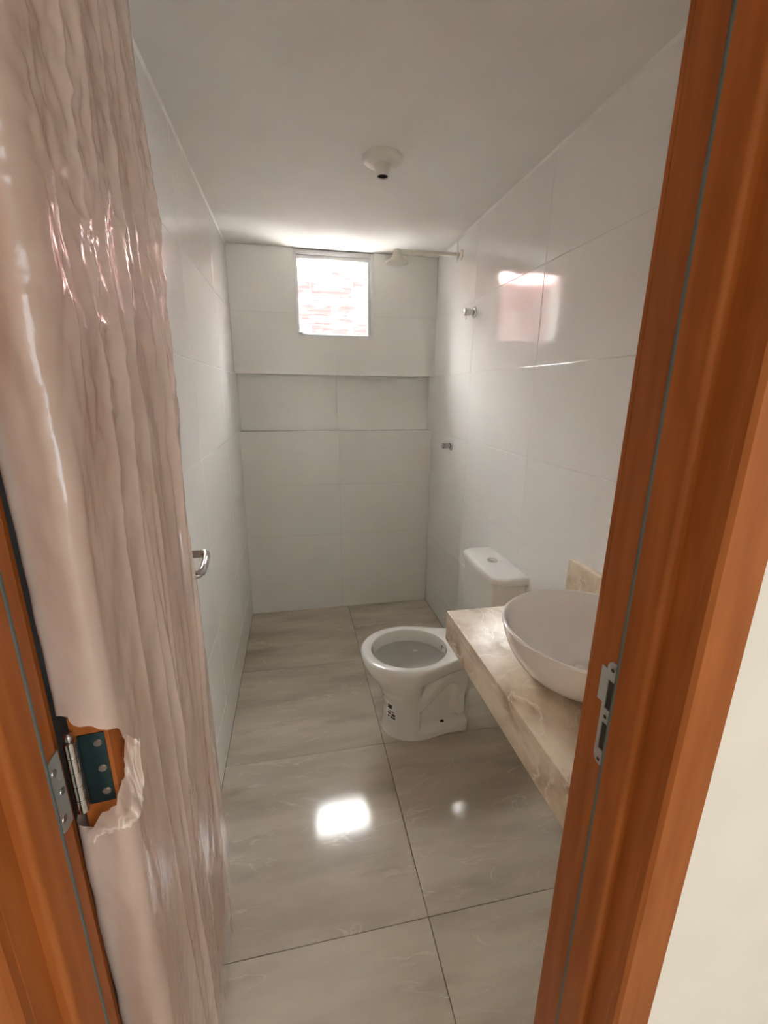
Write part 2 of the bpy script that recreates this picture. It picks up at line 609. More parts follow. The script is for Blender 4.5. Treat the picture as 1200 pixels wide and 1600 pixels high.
# ------------------------------------------------------------------ yard wall outside
EY = 4.6
ew = tag(box('wall_exterior', -2.5, 3.0, EY + 0.008, EY + 0.14, -0.3, 7.5, 'mortar'), 'unrendered clay block yard wall seen through the window', 'wall', kind='structure')
BH, BL = 0.19, 0.39
ZJ = 2.263     # course joint seen across the middle of the window
bl = bmesh.new()
abox(bl, -BL / 2, BL / 2, -0.005, 0.012, -BH / 2, BH / 2, 0.004, 1)
for k in range(5):                       # grooved face
    z = -BH / 2 + BH * (k + 0.5) / 5
    abox(bl, -BL / 2 + 0.006, BL / 2 - 0.006, -0.010, 0.0, z - 0.012, z + 0.012, 0.003, 1)
bme = bpy.data.meshes.new('clay_block')
bl.to_mesh(bme)
bl.free()
bme.materials.append(MAT['clay'])
for r in range(-6, 2):
    zc = ZJ + (r + 0.5) * (BH + 0.014)
    for c in range(-6, 8):
        x = c * (BL + 0.014) + (0.2 if r % 2 else 0.0)
        o = bpy.data.objects.new('clay_block', bme)
        COL.objects.link(o)
        o.location = (x, EY, zc)
        o.parent = ew
tag(box('yard_ground', -3, 4, 2.89, 8, -0.4, -0.3, 'soil'), 'bare dark ground of the yard outside the window', 'ground', kind='structure')
# ------------------------------------------------------------------ door frame
tf = tag(empty('trim_1', (0.06, 0.37, 0)), 'cherry brown wooden door frame around the bathroom doorway', 'door frame', kind='structure')
JR, JL = 0.366, -0.247
ZT = 2.112
YA, YZ = 0.294, 0.440               # hall casing front, bathroom casing front


def fr_box(name, *a, mat='wood', bev=0.0015):
    return box(name, *a, mat, tf, bev)


fr_box('jamb', JR, DX1, YF0, YF1, 0, ZT)
fr_box('jamb', DX0, JL, YF0, 0.412, 0, ZT)
fr_box('gap_shade_strip', DX0, JL - 0.007, 0.412, 0.4296, 0, ZT)  # added wood strip, stands in for the deep shade in the hinge gap
fr_box('head_jamb', DX0, DX1, YF0, YF1, ZT, DZ)
# stop beads (rounded hall-side corner) and rubber gaskets
SP = 0.012
for s, X in ((1, JR), (-1, JL)):
    b = bmesh.new()
    y0, y1 = 0.334, 0.373
    prof = [(X, y0)]
    for i in range(7):
        a = math.radians(90 * i / 6)
        prof.append((X - s * (SP - 0.006 + 0.006 * math.sin(a)), y0 + 0.006 - 0.006 * math.cos(a)))
    prof += [(X - s * SP, y1), (X, y1)]
    prism('stop_bead', prof, 'Z', 0, ZT, 'wood', tf)
    tube('gasket', [(X - s * 0.009, y1 + 0.001, 0.0), (X - s * 0.009, y1 + 0.001, ZT - 0.02)], 0.0038, 'gasket', tf, 10)
fr_box('stop_bead', JL + SP, JR - SP, 0.334, 0.373, ZT - SP, ZT)


def casing(name, X, s, W, y0, y1):
    """board with eased edges; X = inner edge, s = outward direction"""
    a, b = X, X + s * W
    prism(name, [(a, y0 + 0.004), (a + s * 0.004, y0), (b - s * 0.003, y0), (b, y0 + 0.003), (b, y1), (a, y1)] if y0 < y1 else
          [(a, y0 - 0.004), (a + s * 0.004, y0), (b - s * 0.003, y0), (b, y0 - 0.003), (b, y1), (a, y1)], 'Z', 0, ZT + 0.055, 'wood', tf)


casing('casing', JR, 1, 0.054, YA, YF0)
casing('casing', JL, -1, 0.054, YA, YF0)
casing('casing', JR, 1, 0.054, YZ, YF1)
casing('casing', DX0 - 0.002, -1, 0.054, YZ, YF1)
fr_box('casing', JL, JR, YA, YF0, ZT, ZT + 0.055)
fr_box('casing', JL, JR, YF1, YZ, ZT, ZT + 0.055)

# strike plate on the latch jamb
spx = JR - 0.0015
z0, z1 = 0.972, 1.120
ys, ye = 0.380, 0.401                # plate width along the jamb depth


def outline():
    pts = []
    yc, r = (ys + ye) / 2, (ye - ys) / 2
    for i in range(9):
        a = math.pi * i / 8
        pts.append((yc + r * math.cos(a), z1 - r + r * math.sin(a)))
    for i in range(9):
        a = math.pi + math.pi * i / 8
        pts.append((yc + r * math.cos(a), z0 + r + r * math.sin(a)))
    return pts


bm = bmesh.new()
yc = (ys + ye) / 2
strips = [(ys, yc - 0.0055, z0 + 0.012, z1 - 0.012), (yc + 0.0055, ye, z0 + 0.012, z1 - 0.012),
          (yc - 0.0055, yc + 0.0055, z0 + 0.012, z0 + 0.022), (yc - 0.0055, yc + 0.0055, z0 + 0.062, z0 + 0.082),
          (yc - 0.0055, yc + 0.0055, z1 - 0.026, z1 - 0.012),
          (ye, ye + 0.009, z1 - 0.062, z1 - 0.014)]          # lip for the latch
for y0, y1, a, b in strips:
    abox(bm, JR - 0.0022, JR + 0.0006, y0, y1, a, b)
for zc, sg in ((z1 - 0.012, 1), (z0 + 0.012, -1)):
    lo, hi = [], []
    for i in range(13):
        a = math.pi * i / 12
        yy, zz = yc + (ye - ys) / 2 * math.cos(a), zc + sg * 0.012 * math.sin(a)
        lo.append(bm.verts.new((JR - 0.0022, yy, zz)))
        hi.append(bm.verts.new((JR + 0.0006, yy, zz)))
    bm.faces.new(lo)
    bm.faces.new(hi)
    for i in range(12):
        bm.faces.new((lo[i], lo[i + 1], hi[i + 1], hi[i]))
sp = fin('strike_plate', bm, 'zinc', None, False)
put(sp, tf)
sp['label'] = 'zinc strike plate with two slots'
for a, b in ((z0 + 0.022, z0 + 0.062), (z0 + 0.082, z1 - 0.026)):
    o = box('slot', JR - 0.0006, JR + 0.001, yc - 0.0055, yc + 0.0055, a, b, 'dark')
    o.parent = sp
for zz in (z0 + 0.008, z0 + 0.072, z1 - 0.010):
    o = lathe('screw', [(0.0026, -0.0014), (0.0012, -0.001)], 'dark', (JR - 0.0022, yc, zz), 'X', 12, None, False, True)
    o.parent = sp

# ------------------------------------------------------------------ door leaf
PIN = Vector((-0.241, 0.424, 0))
PHI = math.radians(-5.1)
U = Vector((math.sin(PHI), math.cos(PHI), 0))
V = Vector((math.cos(PHI), -math.sin(PHI), 0))
door = tag(empty('door_1', PIN), 'cherry brown wooden door leaf opened inwards against the left wall', 'door', kind='structure')
DT, DW, DH0, DH1 = 0.035, 0.600, 0.010, 2.105


def dp(u, v, z):
    return PIN + U * u + V * v + Vector((0, 0, z))


def dbox(name, u0, u1, v0, v1, a, b, mat, parent=None, bev=0.001):
    bm = bmesh.new()
    abox(bm, u0, u1, v0, v1, a, b, bev)
    for v in bm.verts:
        v.co = dp(v.co.x, v.co.y, v.co.z)
    o = fin(name, bm, mat)
    put(o, parent or door)
    return o


def sub(o, part):
    o.parent = part                     # the part itself sits at the world origin
    o.matrix_parent_inverse = Matrix.Identity(4)


dbox('leaf', 0.004, 0.004 + DW, 0, DT, DH0, DH1, 'wood')
# lever handle near the free edge
hz, hu = 1.080, 0.545
ro = dbox('escutcheon', hu - 0.022, hu + 0.022, DT, DT + 0.006, hz - 0.12, hz + 0.06, 'steel', None, 0.003)
pts = [dp(hu, DT + 0.004, hz), dp(hu, DT + 0.036, hz), dp(hu - 0.002, DT + 0.044, hz), dp(hu - 0.010, DT + 0.050, hz),
       dp(hu - 0.030, DT + 0.052, hz), dp(hu - 0.070, DT + 0.052, hz - 0.001), dp(hu - 0.098, DT + 0.050, hz - 0.003),
       dp(hu - 0.110, DT + 0.044, hz - 0.004), dp(hu - 0.114, DT + 0.032, hz - 0.004)]
lv = tube('lever', pts, [0.0095, 0.0095, 0.0098, 0.010, 0.010, 0.0095, 0.009, 0.009, 0.0085], 'chrome', door, 16, 0.8)
lv['label'] = 'chrome lever handle'
# hinge: pin barrel, jamb leaf, door leaf
hz0, hz1 = 0.995, 1.084
for hzc in (0.25, (hz0 + hz1) / 2, 1.87):
    d = hzc - (hz0 + hz1) / 2
    a, b = hz0 + d, hz1 + d
    prof = [(0.0050, 0), (0.0060, 0.0008)]
    for k in range(1, 5):
        h = 0.0178 * k
        prof += [(0.0060, h - 0.0005), (0.0053, h - 0.0003), (0.0053, h + 0.0003), (0.0060, h + 0.0005)]
    prof += [(0.0060, 0.0882), (0.0050, 0.089)]
    hg = lathe('hinge_barrel', prof, 'chrome', (PIN.x + 0.002, PIN.y - 0.003, a), 'Z', 24, door, True, True)
    o = lathe('finial', [(0.002, 0), (0.0038, 0.002), (0.0046, 0.005), (0.004, 0.008), (0.0018, 0.0098)], 'steel', (PIN.x + 0.002, PIN.y - 0.003, b), 'Z', 16, None, True, True)
    sub(o, hg)
    # leaf let into the jamb (rounded outer corners)
    rr = 0.014
    ya, yb = 0.388, 0.412
    poly = [(yb, a)]
    for i in range(7):
        t = math.radians(90 * i / 6)
        poly.append((ya + rr - rr * math.sin(t), a + rr - rr * math.cos(t)))
    for i in range(7):
        t = math.radians(90 * i / 6)
        poly.append((ya + rr - rr * math.cos(t), b - rr + rr * math.sin(t)))
    poly.append((yb, b))
    o = prism('hinge_plate', poly, 'X', JL - 0.0004, JL + 0.0016, 'zinc')
    sub(o, hg)
    for zz in (a + 0.016, (a + b) / 2, b - 0.016):
        o = lathe('screw', [(0.0042, 0.0), (0.0036, 0.0009), (0.0012, 0.0003)], 'screw', (JL + 0.0016, 0.399 if zz != (a + b) / 2 else 0.405, zz), 'X', 14, None, True, True)
        sub(o, hg)
    o = dbox('hinge_plate', 0.0022, 0.0042, 0.006, 0.031, a, b, 'teal')
    sub(o, hg)
    for zz in (a + 0.014, (a + b) / 2, b - 0.012):
        bm = bmesh.new()
        bmesh.ops.create_cone(bm, cap_ends=True, segments=14, radius1=0.0045, radius2=0.0036, depth=0.0014)
        c = dp(0.0016, 0.024, zz)
        for v in bm.verts:
            v.co = c + V * v.co.x + Vector((0, 0, v.co.y)) - U * v.co.z
        o = fin('screw', bm, 'screw')
        put(o, door)
        sub(o, hg)

# ------------------------------------------------------------------ plastic film over the door
rng = np.random.RandomState(11)


def vnoise(x, y, seed=0):
    """smooth value noise on arrays"""
    r = np.random.RandomState(seed).rand(256, 256)
    xi, yi = np.floor(x).astype(int), np.floor(y).astype(int)
    fx, fy = x - xi, y - yi
    fx, fy = fx * fx * (3 - 2 * fx), fy * fy * (3 - 2 * fy)
    g = lambda a, b: r[a % 256, b % 256]
    return (g(xi, yi) * (1 - fx) + g(xi + 1, yi) * fx) * (1 - fy) + (g(xi, yi + 1) * (1 - fx) + g(xi + 1, yi + 1) * fx) * fy


# cross-section path of the film in door (u,v): back face - hinge edge - hall face - free edge - back face
OFF = 0.0045
u0, u1 = 0.004 - OFF, 0.004 + DW + OFF
v0, v1 = -OFF, DT + OFF
path = []
corner = 0.004


def arc(cu, cv, a0, a1, n=5, corner=0.004):
    for i in range(n + 1):
        a = math.radians(a0 + (a1 - a0) * i / n)
        path.append((cu + corner * math.cos(a), cv + corner * math.sin(a), math.cos(a), math.sin(a)))


path.append((0.05, v0, 0, -1))
path.append((0.03, v0, 0, -1))
arc(u0 + corner, v0 + corner, 270, 180)
arc(u0 + 0.011, v1 - 0.011, 180, 90, 9, 0.011)
for k in range(1, 230):
    path.append((u0 + 0.011 + (u1 - u0 - corner - 0.011) * k / 230, v1, 0, 1))
arc(u1 - corner, v1 - corner, 90, 0)
arc(u1 - corner, v0 + corner, 0, -90)
path.append((u1 - 0.02, v0, 0, -1))
path.append((u1 - 0.08, v0, 0, -1))
# densify the hinge edge
dense = []
for a, b in zip(path, path[1:]):
    d = math.hypot(b[0] - a[0], b[1] - a[1])
    n = max(1, int(d / 0.0026))
    for i in range(n):
        t = i / n
        dense.append(tuple(a[k] * (1 - t) + b[k] * t for k in range(4)))
dense.append(path[-1])
P = np.array(dense)
seglen = np.concatenate([[0], np.cumsum(np.hypot(np.diff(P[:, 0]), np.diff(P[:, 1])))])
NZ = 560
zz = np.linspace(0.016, 2.125, NZ)
S_, Z_ = np.meshgrid(seglen, zz, indexing='ij')
# folds: a few long near-vertical creases, soft billows, and a crumpled zone at head height
def ridged(n):
    return 1 - np.abs(2 * n - 1)


D0 = np.zeros_like(S_)
cr = np.random.RandomState(5)
for k in range(24):
    s0, sl, cv = cr.uniform(0.10, 0.70), cr.uniform(-0.05, 0.09), cr.uniform(-0.04, 0.04)
    zc, zl = cr.uniform(0.2, 2.0), cr.uniform(0.2, 0.6)
    am, wd = cr.uniform(0.003, 0.009), cr.uniform(0.007, 0.016)
    if k < 6:                                   # the long ones
        s0, zl, am, wd = 0.19 + 0.085 * k + cr.uniform(-0.02, 0.02), 1.4, cr.uniform(0.008, 0.013), cr.uniform(0.007, 0.012)
        sl, cv = cr.uniform(0.0, 0.04), cr.uniform(-0.02, 0.02)
    d = S_ - (s0 + sl * (zc - Z_) + cv * (zc - Z_) ** 2 + 0.0015 * vnoise(S_ * 0 + k * 3.1, Z_ * 4, 40))
    w_ = np.where(d > 0, wd * 0.6, wd * 2.4)    # sharp on one side, soft on the other
    D0 += am * np.exp(-(np.abs(d) / w_) ** 1.3) * np.exp(-((Z_ - zc) / zl) ** 4)
mid = np.exp(-((Z_ - 1.60) / 0.30) ** 4)
patch = (0.25 + 0.75 * np.clip(vnoise(S_ * 9, Z_ * 6, 41) * 2.4 - 0.6, 0, 1)) * mid
f3 = ridged(vnoise(S_ * 16 + 3 + Z_ * 2, Z_ * 7.0, 5)) ** 3
f4 = ridged(vnoise(S_ * 42 + Z_ * 14, Z_ * 58 + S_ * 8, 6)) ** 1.5
f5 = ridged(vnoise(S_ * 22 + Z_ * 10, Z_ * 30 - S_ * 7, 8)) ** 2
facew = np.clip((S_ - 0.055) / 0.035, 0.08, 1) * np.clip((seglen[-1] - 0.13 - S_) / 0.02, 0.25, 1)
bulge = vnoise(S_ * 4, Z_ * 1.5, 9)
bil = vnoise(S_ * 8, Z_ * 2.6, 42)
crum = np.zeros_like(S_)
for k in range(14):                              # overlapping facets of crumpled film
    th, fr = cr.uniform(-0.8, 0.8), cr.uniform(12, 46)
    x_ = (S_ * math.cos(th) + 0.75 * Z_ * math.sin(th)) * fr + 1.6 * vnoise(S_ * 5 + k, Z_ * 4, 60 + k)
    m_ = np.clip(vnoise(S_ * 8 + k * 5.3, Z_ * 4.5 + k * 3.7, 80 + k) * 2.6 - 0.9, 0, 1)
    crum += m_ * np.abs(2 * (x_ - np.floor(x_)) - 1) * 0.075 / (2 * fr)
D = facew * (0.008 * bulge + 0.003 * bil + D0 + crum * (0.30 + 0.9 * mid) + patch * (0.0022 * f4 + 0.0042 * f5))
D += (0.0010 * f3 + 0.6 * crum) * (1 - facew)
# the bag hangs a little fuller towards the bottom of the free edge
D += np.clip((S_ - 0.35) / 0.3, 0, 1) * np.clip((0.95 - Z_) / 0.9, 0, 1) * 0.010
PU = P[:, 0][:, None] + P[:, 2][:, None] * D
PV = P[:, 1][:, None] + P[:, 3][:, None] * D
X_ = PIN.x + U.x * PU + V.x * PV
Y_ = PIN.y + U.y * PU + V.y * PV
verts = np.stack([X_, Y_, np.broadcast_to(Z_, X_.shape)], -1).reshape(-1, 3)
NS = len(P)
# tears: around the hinge, along the free edge, round the handle neck
Uc, Zc = np.broadcast_to(P[:, 0][:, None], X_.shape), Z_
Vc = np.broadcast_to(P[:, 1][:, None], X_.shape)
jag = vnoise(S_ * 90, Z_ * 90, 21) - 0.5
jag2 = vnoise(S_ * 25, Z_ * 25, 22) - 0.5
s_h = S_ - 0.048                     # starts at the hinge edge
hc = 1.036
BIG = 1.0
g1 = (np.sqrt(((s_h - 0.016) / 0.046) ** 2 + ((Zc - hc + 0.25 * (s_h - 0.02)) / 0.070) ** 2) - 1 - 0.22 * jag - 0.25 * jag2) * 0.05
g1 = np.where(S_ < 0.2, g1, BIG)
edge_top, edge_bot = 1.190, 0.845
lim = 0.594 - 0.026 * np.sin(np.clip((Zc - edge_bot) / (edge_top - edge_bot), 0, 1) * math.pi) + 0.012 * jag + 0.012 * jag2
g2 = np.maximum(lim - Uc, np.maximum(Zc - edge_top, edge_bot - Zc))
g2 = np.where(S_ > 0.3, g2, BIG)
g3 = np.minimum(np.sqrt((Uc - hu) ** 2 + (Zc - hz) ** 2) - 0.013 - 0.010 * jag, np.maximum(hu - Uc, np.abs(Zc - hz) - 0.011 - 0.01 * jag))
g3 = np.where((S_ > 0.3) & (Vc > 0), g3, BIG)
G = np.minimum(np.minimum(g1, g2), g3)
pos = G > 0
keep = pos[:-1, :-1] | pos[1:, :-1] | pos[:-1, 1:] | pos[1:, 1:]
# pull the ragged rim onto the tear line
Gs, Gz = np.gradient(np.clip(G, -0.01, 0.01), seglen, zz)
den = np.maximum(Gs ** 2 + Gz ** 2, 0.2)
mv = (G < 0) & (G > -0.008)
ds_, dz_ = np.where(mv, -G * Gs / den, 0), np.where(mv, -G * Gz / den, 0)
ds_, dz_ = np.clip(ds_, -0.004, 0.004), np.clip(dz_, -0.005, 0.005)
V3 = verts.reshape(NS, NZ, 3)
tan = np.gradient(V3, seglen, axis=0)
V3 = V3 + tan * ds_[..., None]
V3[..., 2] += dz_
verts = V3.reshape(-1, 3)
ii, jj = np.meshgrid(np.arange(NS - 1), np.arange(NZ - 1), indexing='ij')
ii, jj = ii[keep], jj[keep]
F = np.stack([ii * NZ + jj, (ii + 1) * NZ + jj, (ii + 1) * NZ + jj + 1, ii * NZ + jj + 1], -1)
me = bpy.data.meshes.new('film_sheet')
me.from_pydata(verts.tolist(), [], F.tolist())
me.shade_smooth()
wrap = tag(empty('plastic_wrap', dp(0.3, 0.02, 0)), 'crumpled translucent pinkish plastic film wrapped around the open door', 'plastic film')
fs = link('film_sheet', me, 'film')
put(fs, wrap)
# crumpled flap hanging from the tear beside the hinge
n1_, n2_ = 40, 40
vt, fc = [], []
for i in range(n1_):
    for j in range(n2_):
        a, b = i / (n1_ - 1), j / (n2_ - 1)
        # a: along the tear edge (right top to lower left), b: away from it
        ux = 0.048 - 0.052 * a ** 1.2
        base = Vector(dp(0.0, DT, 0))
        # point on the tear edge: from face at upper right to hinge edge at lower left
        if a < 0.55:
            p = dp(0.030 * (1 - a / 0.55), DT + 0.007, 1.060 - 0.085 * a)
        else:
            t = (a - 0.55) / 0.45
            p = dp(-0.006, DT + 0.007 - 0.042 * t, 1.060 - 0.085 * a - 0.006 * t)
        w = math.sin(math.pi * min(1, a * 1.05)) * 0.022 + 0.004
        cr = float(vnoise(np.array([a * 9.0]), np.array([b * 3.0]), 31)[0]) - 0.5
        cr2 = float(vnoise(np.array([a * 22.0]), np.array([b * 6.0]), 33)[0]) - 0.5
        out = 0.010 * math.sin(b * math.pi * 0.8) + 0.010 * cr + 0.005 * cr2
        p = p + Vector((0, 0, -b * w * 1.3 - 0.004 * cr2)) - U * (out * 0.9 + 0.004) + V * (out * 0.6 + b * 0.012)
        vt.append(p)
for i in range(n1_ - 1):
    for j in range(n2_ - 1):
        fc.append((i * n2_ + j, (i + 1) * n2_ + j, (i + 1) * n2_ + j + 1, i * n2_ + j + 1))
me = bpy.data.meshes.new('torn_flap')
me.from_pydata(vt, [], fc)
me.shade_smooth()
put(link('torn_flap', me, 'film'), wrap)

# ------------------------------------------------------------------ toilet
YT = 1.590
toi = tag(empty('toilet', (0.5, YT, 0)), 'white ceramic close coupled toilet without a seat beside the marble counter', 'toilet')


def sstep(a, b, x):
    t = min(1, max(0, (x - a) / (b - a)))
    return t * t * (3 - 2 * t)


def lerp_tab(tab, z):
    for (za, *va), (zb, *vb) in zip(tab, tab[1:]):
        if z <= zb:
            t = (z - za) / (zb - za)
            t = max(0, t)
            return [a + (b - a) * t for a, b in zip(va, vb)]
    return tab[-1][1:]


# z: front x, x of widest point, back x, half width, half width at the back
TAB = [(0.000, 0.322, 0.47, 0.700, 0.121, 0.100),
       (0.012, 0.325, 0.47, 0.700, 0.120, 0.100),
       (0.050, 0.330, 0.47, 0.698, 0.118, 0.098),
       (0.120, 0.332, 0.46, 0.696, 0.117, 0.094),
       (0.180, 0.322, 0.45, 0.700, 0.121, 0.092),
       (0.230, 0.302, 0.44, 0.710, 0.133, 0.092),
       (0.270, 0.278, 0.43, 0.735, 0.150, 0.096),
       (0.310, 0.252, 0.43, 0.800, 0.169, 0.104),
       (0.340, 0.238, 0.43, 0.850, 0.179, 0.112),
       (0.360, 0.233, 0.43, 0.858, 0.183, 0.116),
       (0.371, 0.234, 0.43, 0.858, 0.182, 0.115),
       (0.378, 0.238, 0.43, 0.856, 0.178, 0.112),
       (0.381, 0.245, 0.43, 0.852, 0.171, 0.107)]
NT_ = 60
trap = [(0.475, 0.165), (0.53, 0.215), (0.585, 0.262), (0.635, 0.268), (0.660, 0.235), (0.650, 0.17), (0.655, 0.10)]


def dtrap(x, z):
    best = 9
    for (xa, za), (xb, zb) in zip(trap, trap[1:]):
        dx, dz = xb - xa, zb - za
        t = max(0, min(1, ((x - xa) * dx + (z - za) * dz) / (dx * dx + dz * dz)))
        best = min(best, math.hypot(x - xa - t * dx, z - za - t * dz))
    return best


def half_outline(z):
    xf, xm, xb, w, wb_ = lerp_tab(TAB, z)
    pts = []
    for k in range(NT_ + 1):
        t = k / NT_
        if t < 0.5:
            a = math.pi / 2 * (t / 0.5)
            x = xm - (xm - xf) * math.cos(a)
            y = w * math.sin(a) ** 0.92
        else:
            s = (t - 0.5) / 0.5
            RC = 0.035
            if s < 0.75:
                q_ = s / 0.75
                x = xm + (xb - RC - xm) * q_
                y = w + (wb_ - w) * sstep(0.0, 0.75, q_)
            elif s < 0.92:
                a = math.pi / 2 * (s - 0.75) / 0.17
                x = xb - RC + RC * math.sin(a)
                y = wb_ - RC + RC * math.cos(a)
            else:
                q_ = (s - 0.92) / 0.08
                x = xb
                y = (wb_ - RC) * (1 - q_)
        # side relief: sunk panel with the raised trapway
        if 0.02 < z < 0.33 and x > 0.42:
            m_ = sstep(0.455, 0.485, x) * sstep(0.026, 0.055, z) * (1 - sstep(0.285, 0.325, z + 0.15 * max(0, 0.56 - x)))
            dd = dtrap(x, z)
            ridge = 1 - sstep(0.016, 0.040, dd)
            y = max(0.0, y - m_ * 0.026 * (1 - ridge * 0.9)) if t < 0.93 else y
        pts.append((x, y))
    return pts


zs = [TAB[0][0]] + [0.012] + [0.02 + 0.31 * i / 44 for i in range(45)] + [0.34, 0.352, 0.362, 0.371, 0.376, 0.379, 0.381]
bm = bmesh.new()
rings = []
for z in zs:
    h = half_outline(z)
    ring = [bm.verts.new((x, YT - y, z)) for x, y in h] + [bm.verts.new((x, YT + y, z)) for x, y in reversed(h[1:-1])]
    rings.append(ring)
n = len(rings[0])
for a, b in zip(rings, rings[1:]):
    for k in range(n):
        bm.faces.new((a[k], a[(k + 1) % n], b[(k + 1) % n], b[k]))
bm.faces.new(rings[0])
# rim top: ring to the inner opening
IX, IA, IB = 0.440, 0.163, 0.146


def inner(k, n, sc=1.0, z=0.381, dx=0):
    # follow the outer ring's angular order
    v = rings[-1][k].co
    a = math.atan2(v.y - YT, (v.x - IX) * (1.0 if v.x < IX else 0.55))
    return bm.verts.new((IX + dx + IA * sc * math.cos(a), YT + IB * sc * math.sin(a), z))


prev = rings[-1]
for sc, z in ((1.035, 0.381), (1.0, 0.378), (0.985, 0.372), (0.975, 0.345), (0.985, 0.322)):
    cur = [inner(k, n, sc, z) for k in range(n)]
    for k in range(n):
        bm.faces.new((prev[k], prev[(k + 1) % n], cur[(k + 1) % n], cur[k]))
    prev = cur
bowl = fin('bowl', bm, 'ceramic', None)
put(bowl, toi)
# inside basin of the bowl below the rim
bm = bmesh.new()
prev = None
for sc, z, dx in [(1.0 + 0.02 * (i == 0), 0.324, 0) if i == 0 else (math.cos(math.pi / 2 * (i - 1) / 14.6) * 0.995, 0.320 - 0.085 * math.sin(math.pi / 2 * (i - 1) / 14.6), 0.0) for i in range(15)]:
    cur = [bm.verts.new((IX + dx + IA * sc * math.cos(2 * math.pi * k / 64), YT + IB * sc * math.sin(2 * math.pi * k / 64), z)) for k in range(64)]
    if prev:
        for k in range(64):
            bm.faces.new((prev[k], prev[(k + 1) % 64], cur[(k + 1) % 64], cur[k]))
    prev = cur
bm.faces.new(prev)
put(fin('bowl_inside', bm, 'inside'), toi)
# tank with soft corners, tapering slightly
bm = bmesh.new()
abox(bm, 0.735, 0.864, 1.432, 1.772, 0.374, 0.716)
for v in bm.verts:
    if v.co.z < 0.5:
        v.co.y = 1.602 + (v.co.y - 1.602) * 0.93
        if v.co.x < 0.8:
            v.co.x += 0.012
bmesh.ops.bevel(bm, geom=[e for e in bm.edges if abs(e.verts[0].co.z - e.verts[1].co.z) > 0.1 and e.verts[0].co.x < 0.8], offset=0.03, segments=6, affect='EDGES', profile=0.5)
put(fin('tank', bm, 'ceramic'), toi)
pts = []
for k in range(25):                                    # lid outline with bowed front
    t = k / 24
    y = 1.412 + 0.380 * t
    e_ = min(t, 1 - t)
    x = 0.728 - 0.006 * math.sin(math.pi * t) + 0.034 * (1 - sstep(0, 0.09, e_)) ** 1.6
    pts.append((x, y))
pts += [(0.8655, 1.792), (0.8655, 1.412)]
bm = bmesh.new()
layers = [(0.713, 0.0015), (0.7145, 0.0), (0.733, 0.0), (0.739, 0.0025), (0.743, 0.008), (0.7445, 0.018)]
cx, cy = 0.80, 1.602
rg = []
for z, ins in layers:
    rg.append([bm.verts.new((x + (cx - x) * ins / 0.07 if x < 0.86 else x, y + (cy - y) * ins / 0.19, z)) for x, y in pts])
m = len(pts)
for a, b in zip(rg, rg[1:]):
    for k in range(m):
        bm.faces.new((a[k], a[(k + 1) % m], b[(k + 1) % m], b[k]))
bm.faces.new(rg[0])
bm.faces.new(rg[-1])
put(fin('tank_lid', bm, 'ceramic'), toi)
fb = lathe('flush_button', [(0.0225, 0), (0.0225, 0.002), (0.020, 0.004), (0.0165, 0.0042), (0.016, 0.003), (0.0155, 0.003), (0.013, 0.0045), (0.004, 0.005)], 'chrome', (0.800, 1.607, 0.7445), 'Z', 32, toi, True, True)
fb['label'] = 'round chrome flush button'
def on_bowl(x, z):
    """y of the near side of the pedestal at x, z"""
    h = half_outline(z)
    for (xa, ya), (xb, yb) in zip(h, h[1:]):
        if xa <= x <= xb and xb > xa:
            return YT - (ya + (yb - ya) * (x - xa) / (xb - xa))
    return YT


# anchor bolt hole on the foot, its shade painted as a dark disc
bm = bmesh.new()
bmesh.ops.create_cone(bm, cap_ends=True, segments=16, radius1=0.0085, radius2=0.0085, depth=0.004)
for v in bm.verts:
    v.co = Vector((v.co.x, v.co.z, v.co.y)) + Vector((0.575, on_bowl(0.575, 0.047) - 0.0005 - YT + YT, 0.047))
put(fin('painted_anchor_hole', bm, 'dark'), toi)


def sticker(name, cells, mat, lift):
    bm = bmesh.new()
    for x0, x1, z0, z1 in cells:
        g = []
        for i in range(5):
            for j in range(4):
                x, z = x0 + (x1 - x0) * i / 4, z0 + (z1 - z0) * j / 3
                g.append(bm.verts.new((x - lift * 0.5, on_bowl(x, z) - lift, z)))
        for i in range(4):
            for j in range(3):
                bm.faces.new((g[i * 4 + j], g[(i + 1) * 4 + j], g[(i + 1) * 4 + j + 1], g[i * 4 + j + 1]))
    o = fin(name, bm, mat)
    put(o, toi)
    return o


st = sticker('sticker', [(0.336, 0.368, 0.085, 0.170)], 'paper', 0.0006)
st['label'] = 'small peeling product sticker'
sticker('sticker_print', [(0.340, 0.352, 0.135, 0.158), (0.343, 0.362, 0.117, 0.124), (0.341, 0.349, 0.104, 0.112), (0.353, 0.365, 0.100, 0.112), (0.341, 0.346, 0.089, 0.096), (0.349, 0.366, 0.088, 0.096)], 'black', 0.0012)
# oval label inside the rim
bm = bmesh.new()


def rimpt(a, z, lift):
    return (IX + (IA * 0.975 - lift) * math.cos(a), YT + (IB * 0.975 - lift) * math.sin(a), z)


def rimpatch(cells, mat, lift, name):
    bm = bmesh.new()
    for a0, a1, z0, z1 in cells:
        g = [[bm.verts.new(rimpt(a0 + (a1 - a0) * i / 6, z0 + (z1 - z0) * j / 2, lift)) for j in range(3)] for i in range(7)]
        for i in range(6):
            for j in range(2):
                bm.faces.new((g[i][j], g[i + 1][j], g[i + 1][j + 1], g[i][j + 1]))
    put(fin(name, bm, mat), toi)


rimpatch([(-0.20, 0.20, 0.330, 0.362)], 'paper', 0.0012, 'rim_sticker')
rimpatch([(0.13, 0.18, 0.335, 0.358), (-0.02, 0.13, 0.355, 0.359), (-0.16, -0.09, 0.334, 0.340), (-0.05, 0.0, 0.333, 0.338), (-0.14, -0.12, 0.345, 0.352)], 'black', 0.0020, 'rim_sticker_print')

